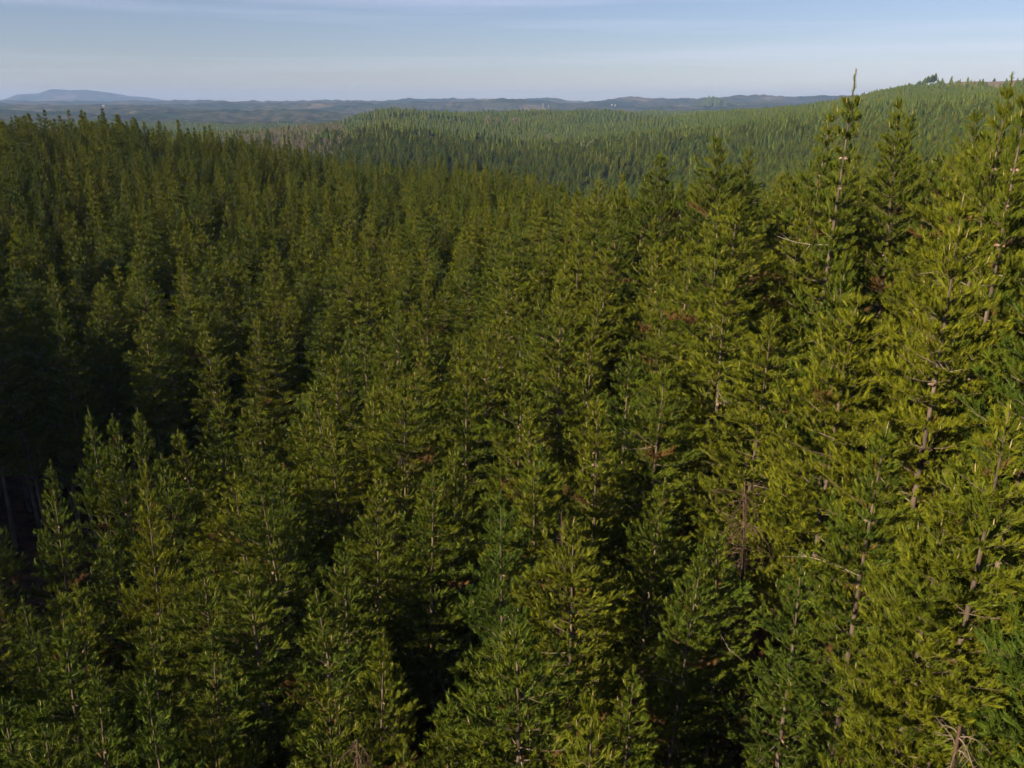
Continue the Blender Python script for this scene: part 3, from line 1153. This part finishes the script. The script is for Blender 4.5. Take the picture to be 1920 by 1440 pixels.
BROWN = []
for k in range(4):
    g = np.random.default_rng(600 + k)
    w_, nd = broadleaf(g, 15.5, 2.0, 60, .75)
    BROWN.append(combine(dict(trunk=w_, wood=None, needles=nd), M_RUST, "brown_tree"))
    BROWN[-1].materials[0] = M_PALE
C_BROWN = source_collection("brown_tree_source", BROWN)
pick = rng.random(len(fx))
kb = keep & brown & (pick < .55)
bo = scatter("brown_woodland", np.stack([fx, fy, gz], -1)[kb], np.stack([fs, fs, hh], -1)[kb], C_BROWN, len(BROWN), 23)
tag(bo, "open brown woodland with pale trunks beyond the left ridge", "woodland", kind="stuff")


# ------------------------------------------------------------------ single far things
def hit(px_, py_, r0=200, r1=9000, lift=True):
    """where the sight line of a pixel meets the far land (or the tree tops on it)"""
    d = ray(px_, py_)
    d = d / math.hypot(d[0], d[1])
    rr_ = np.geomspace(r0, r1, 4000)
    z = d[2] * rr_
    c = canopy(d[0] * rr_, d[1] * rr_)
    below = np.where(z < c)[0]
    i = below[0] if len(below) else int(np.argmin(z - c))
    x, y = d[0] * rr_[i], d[1] * rr_[i]
    return np.array([x, y, ground_z(np.array([x]), np.array([y]))[0]]), rr_[i]


M_WATTLE = foliage_mat("pale_wattle_leaves", 'COLOR')
for e_, c_ in zip(M_WATTLE.node_tree.nodes["Color Ramp"].color_ramp.elements, ((.14, .17, .07), (.17, .19, .08), (.19, .20, .09), (.21, .21, .10), (.22, .22, .11))):
    e_.color = (*c_, 1)


def single_broadleaf(name, px_, py_, H, cr, mat, label, cat, group, seed, n=140, r0=200):
    p, r_ = hit(px_, py_, r0)
    g = np.random.default_rng(seed)
    w_, (V, F, tn) = broadleaf(g, H, cr, n, .9, .5)
    root = empty(name, p)
    new_obj("trunk", mesh_np("trunk", *w_, [M_PALE], smooth=True), root)
    o = new_obj("crown", mesh_np("crown", V, F, [mat], attr={"tone": tn}), root)
    o.color = (.5, .5, .5, 1)
    o["kind"] = "stuff"
    tag(root, label, cat, group)


for i, (a_, b_, H_, c_, lab) in enumerate((
        (1106, 272, 18.5, 2.2, "palest wattle tree in the far valley forest, right of a brown patch"),
        (1094, 277, 18.2, 1.8, "smaller pale wattle just left of the palest one in the valley"),
        (1062, 245, 18.2, 1.6, "single pale-green wattle above the pale pair in the valley"))):
    single_broadleaf("wattle_tree", a_, b_, H_, c_, M_WATTLE, lab, "tree", "pale wattles in the valley forest", 700 + i)
for i, (a_, b_, H_, c_, lab) in enumerate((
        (1034, 259, 20, 2.4, "brown tree in the far valley left of the pale wattles"),
        (1024, 263, 19, 2.0, "second brown tree just left of the brown valley tree"),
        (966, 228, 21, 3.0, "rusty tree on the middle valley ridge right of a brown row"),
        (915, 224, 20, 2.8, "rusty tree at the left of the valley ridge's brown row"),
        (930, 228, 20, 2.4, "rusty tree in the middle of the valley ridge's brown row"),
        (1340, 200, 20, 4.5, "round olive tree standing above the forest below the dark hilltop wood"))):
    single_broadleaf("brown_tree", a_, b_, H_, c_, M_RUST, lab, "tree", "brown trees in the valley forest", 720 + i)

# pines on the skyline of the right hill
for i, (a_, r_, h_, wd_, lab) in enumerate((
        (1716, 1180, 19, 1.5, "leftmost pine of the dark clump on the right hill's skyline"),
        (1724, 1170, 21, 1.6, "second pine of the dark hill clump from the left"),
        (1731, 1175, 22, 1.6, "third pine of the dark hill clump from the left"),
        (1738, 1165, 24, 1.7, "fourth pine of the dark hill clump from the left"),
        (1745, 1170, 26, 1.8, "fifth pine of the dark hill clump, next to its tallest"),
        (1751, 1175, 29, 1.7, "tallest pine at the right end of the dark hill clump"),
        (1757, 1260, 15, 1.2, "left one of three small pines right of the dark hill clump"),
        (1762, 1265, 18, 1.6, "middle one of three small pines right of the dark hill clump"),
        (1767, 1260, 16, 1.1, "right one of three small pines right of the dark hill clump"),
        (1792, 1270, 13, 2.6, "bushy low pine on the felled hill's skyline"),
        (1807, 1290, 9, 1.2, "small pine bush left of a bigger bush on the felled skyline"),
        (1822, 1300, 11, 2.0, "low wide pine bush on the felled skyline's middle"),
        (1862, 1330, 17, 1.3, "lone pine standing by itself on the felled brown hilltop"))):
    dd_ = ray(a_, 165)
    dd_ = dd_ / math.hypot(dd_[0], dd_[1])
    x_, y_ = dd_[0] * r_, dd_[1] * r_
    o = new_obj("hilltop_pine", FARM[i % 5])
    o.location = (x_, y_, ground_z(np.array([x_]), np.array([y_]))[0])
    o.scale = (wd_, wd_, h_ * .45 / 17.5)
    o.rotation_euler = (0, 0, i * 1.3)
    tag(o, lab, "pine tree", "pines on the felled hill's skyline")

# dark wood on a far hilltop
g = np.random.default_rng(77)
hp, hr = hit(1340, 198, 3000)
n_ = 260
a_ = g.normal(0, 1, (n_, 2)) * [40, 30]
wx, wy = hp[0] + a_[:, 0], hp[1] + a_[:, 1]
ws = np.stack([np.full(n_, 4.0), np.full(n_, 4.0), np.clip(2.2 - (a_[:, 0] / 60) ** 2, .9, 3) * g.uniform(.8, 1.1, n_)], -1)
wo = scatter("hilltop_wood", np.stack([wx, wy, ground_z(wx, wy) - 8], -1), ws, C_FAR, 5, 24)
tag(wo, "dark round wood capping a far blue hill right of centre", "wood", kind="stuff")

# farmhouses
M_WALL = plain_mat("white_render", (.36, .35, .33))
M_ROOF = plain_mat("grey_roof_sheet", (.45, .40, .38), .6)
M_DARK = plain_mat("dark_opening", (.05, .05, .06), .4)


def box(x0, x1, y0, y1, z0, z1):
    V = np.array([[x, y, z] for z in (z0, z1) for y in (y0, y1) for x in (x0, x1)], float)
    F = np.array([[0, 2, 3, 1], [4, 5, 7, 6], [0, 1, 5, 4], [2, 6, 7, 3], [0, 4, 6, 2], [1, 3, 7, 5]])
    return V, F


def farmhouse(px_, py_, w_, d_, h_, label, r0=1900):
    p, r_ = hit(px_, py_, r0)
    root = empty("farmhouse", p + [0, 0, 1.0])
    root.rotation_euler = (0, 0, -math.atan2(p[0], p[1]))
    new_obj("wall", mesh_np("wall", *box(-w_ / 2, w_ / 2, -d_ / 2, d_ / 2, -3, h_), [M_WALL]), root)
    V = np.array([[-w_ / 2 - .4, -d_ / 2 - .5, h_ + .01], [w_ / 2 + .4, -d_ / 2 - .5, h_ + .01], [w_ / 2 + .4, d_ / 2 + .5, h_ + .01], [-w_ / 2 - .4, d_ / 2 + .5, h_ + .01],
                  [-w_ / 2 - .4, 0, h_ + 2.6], [w_ / 2 + .4, 0, h_ + 2.6]])
    F = np.array([[0, 1, 5, 4], [2, 3, 4, 5], [0, 3, 2, 1], [0, 4, 3, 3], [1, 2, 5, 5]])
    me = bpy.data.meshes.new("roof")
    me.from_pydata(V.tolist(), [], [list(dict.fromkeys(f)) for f in F.tolist()])
    me.materials.append(M_ROOF)
    new_obj("roof", me, root)
    for sx in (-.28, .28):
        new_obj("window", mesh_np("window", *box(sx * w_ - .8, sx * w_ + .8, -d_ / 2 - .06, -d_ / 2 - .01, 1.0, 2.6), [M_DARK]), root)
    new_obj("door", mesh_np("door", *box(-.6, .6, -d_ / 2 - .06, -d_ / 2 - .01, 0, 2.3), [M_DARK]), root)
    tag(root, label, "house", "white farmhouses on the far hills")


farmhouse(194, 201, 7, 6, 3.2, "white farmhouse on the far blue slope behind the left treetops")
farmhouse(1147, 198, 6, 5, 2.4, "left one of two white farmhouses on the far hill right of centre", 2600)
farmhouse(1153, 199, 5, 5, 2.2, "right one of two white farmhouses on the far hill right of centre", 2600)

# red and white radio masts
M_RED = plain_mat("mast_red", (.55, .10, .06), .5)
M_WHT = plain_mat("mast_white", (.8, .8, .78), .5)
for (a_, b_, H_, w_, lab) in ((1018, 207, 26, 1.6, "taller red and white radio mast on the far hill at centre"),
                              (1028, 204, 14, 1.6, "shorter red and white mast right of the taller mast")):
    p, r_ = hit(a_, b_, 1500)
    root = empty("radio_mast", p)
    for i in range(6):
        z0, z1 = H_ * i / 6, H_ * (i + 1) / 6 - .02
        k0, k1 = w_ * (1 - i * .1) / 2, w_ * (1 - (i + 1) * .1) / 2
        legs = [tube(np.array([[sx * k0, sy * k0, z0], [sx * k1, sy * k1, z1]]), [.28, .28], 4) for sx in (-1, 1) for sy in (-1, 1)]
        legs += [tube(np.array([[-k0, sy * k0, z0], [k1, sy * k1, z1]]), [.16, .16], 4) for sy in (-1, 1)]
        new_obj("mast_segment", mesh_np("mast_segment", *join(legs), [M_WHT if i % 2 else M_RED]), root)
    tag(root, lab, "mast", "radio masts on the far hill")

# birds
M_BIRD = plain_mat("bird_feathers", (.05, .05, .05))
for (a_, b_, lab, tl) in ((672, 163, "larger dark bird gliding in the sky left of centre", .35), (646, 165, "smaller bird gliding left of the larger one", -.1)):
    c = at(a_, b_, 190)
    V = np.array([[0, -.28, 0], [.05, 0, .04], [0, .22, 0], [-.05, 0, .04], [0, 0, -.05], [.55, -.1, .12], [.30, .10, .08], [-.55, -.1, .12], [-.30, .10, .08], [.08, .34, 0], [-.08, .34, 0]], float)
    me = bpy.data.meshes.new("bird")
    me.from_pydata(V.tolist(), [], [(0, 1, 3), (1, 2, 3), (0, 4, 1), (1, 4, 2), (2, 4, 3), (3, 4, 0), (1, 5, 6), (3, 8, 7), (2, 9, 10), (1, 6, 2), (3, 2, 8)])
    me.materials.append(M_BIRD)
    o = new_obj("bird", me)
    o.location = c
    o.rotation_euler = (tl, tl, tl + 1)
    o.scale = (.6, .6, .6)
    tag(o, lab, "bird", "gliding birds")

# ------------------------------------------------------------------ dead pines and brush in the gaps of the near stand
M_BRUSH = wood_mat("dry_brown_twigs", (.035, .022, .014), (.11, .07, .045), 4)
M_TANGLE = wood_mat("grey_brown_dead_wood", (.09, .065, .045), (.24, .185, .13), 3)
M_ORANGE = plain_mat("dead_orange_needles", (.26, .10, .03), .9)


def dead_pine(tip, label, seed, mat, h_top=9.0, spread=1.5, curl=.6, nbr=60, orange=0):
    g = np.random.default_rng(seed)
    gz_ = ground_z(np.array([tip[0]]), np.array([tip[1]]))[0]
    H = tip[2] - gz_
    root = empty("dead_pine", (tip[0], tip[1], gz_))
    zz = np.linspace(-.4, H, 9)
    ax = np.stack([.12 * np.sin(zz * .5 + seed), .12 * np.cos(zz * .4), zz], -1)
    new_obj("trunk", mesh_np("trunk", *tube(ax, .03 + .012 * (H - np.maximum(zz, 0)), 7), [M_BRUSH], smooth=True), root)
    fine = []
    for i in range(nbr):
        z0 = g.uniform(H - h_top, H - .1)
        a = g.random() * 6.283
        l = spread * g.uniform(.4, 1.15)
        out = np.array([math.cos(a), math.sin(a), 0])
        u = np.linspace(0, 1, 5)
        c0 = np.array([np.interp(z0, zz, ax[:, k]) for k in range(3)])
        B = c0 + out * (u * l)[:, None]
        B[:, 2] += l * (g.uniform(-.1, .5) * u - curl * g.uniform(.5, 1.5) * u * u)
        parts = [tube(B, .014 * (1 - .8 * u) + .004, 4)]
        for k in range(7):
            q = g.uniform(.25, 1)
            p0 = np.array([np.interp(q, u, B[:, c]) for c in range(3)])
            e = p0 + (out * .4 + g.normal(size=3) * .6 - [0, 0, curl * .8]) * l * .35
            parts.append(tube(np.array([p0, e]), [.007, .003], 4))
        if i < 14:
            new_obj("dead_branch", mesh_np("dead_branch", *join(parts), [mat], smooth=True), root)
        else:
            fine += parts
    o = new_obj("twig_tangle", mesh_np("twig_tangle", *join(fine), [mat], smooth=True), root)
    o["kind"] = "stuff"
    if orange:
        P = np.array([[.7, -.5, H - 2.3]]) + g.normal(size=(orange, 3)) * .16
        V, F = needles(P, g.normal(size=(orange, 3)), np.full(orange, .15), 10, .14, .02, g, .05)
        o = new_obj("dead_needle_spray", mesh_np("dead_needle_spray", V, F, [M_ORANGE]), root)
        o["kind"] = "stuff"
    tag(root, label, "dead tree", "dead pines in the gaps")


dead_pine(at(1050, 965, 24.5), "bare dead pine with dark hanging twigs right of the plump bluish-green pine", 1, M_BRUSH, 8, 1.0, .9, 60, 7)
dead_pine(at(1790, 1362, 14.5), "tangle of pale dead branches in the bottom right corner", 2, M_TANGLE, 3.5, .7, .7, 60, 0)
dead_pine(at(1400, 905, 24.5), "dead brown brushy pine in the dark gap left of the broad yellowish pine", 3, M_BRUSH, 7, 1.1, .9, 80, 0)
dead_pine(at(672, 1392, 18.0), "small dead tangle at the bottom left of centre", 4, M_BRUSH, 3, .55, .8, 50, 0)

# ------------------------------------------------------------------ haze
m, n, l = new_mat("haze")
ho = n.new("ShaderNodeOutputMaterial")
pv = n.new("ShaderNodeVolumePrincipled")
pv.inputs["Color"].default_value = (.40, .59, 1.0, 1)
pv.inputs["Density"].default_value = 1.1e-4
pv.inputs["Anisotropy"].default_value = 0.0
l.new(pv.outputs[0], ho.inputs["Volume"])
Vb, Fb = box(-10600, 10600, -10600, 10600, -75, 190)
hz = new_obj("haze", mesh_np("haze", Vb, Fb, [m]))
tag(hz, "thin blue haze lying over the far hills", "haze", kind="stuff")
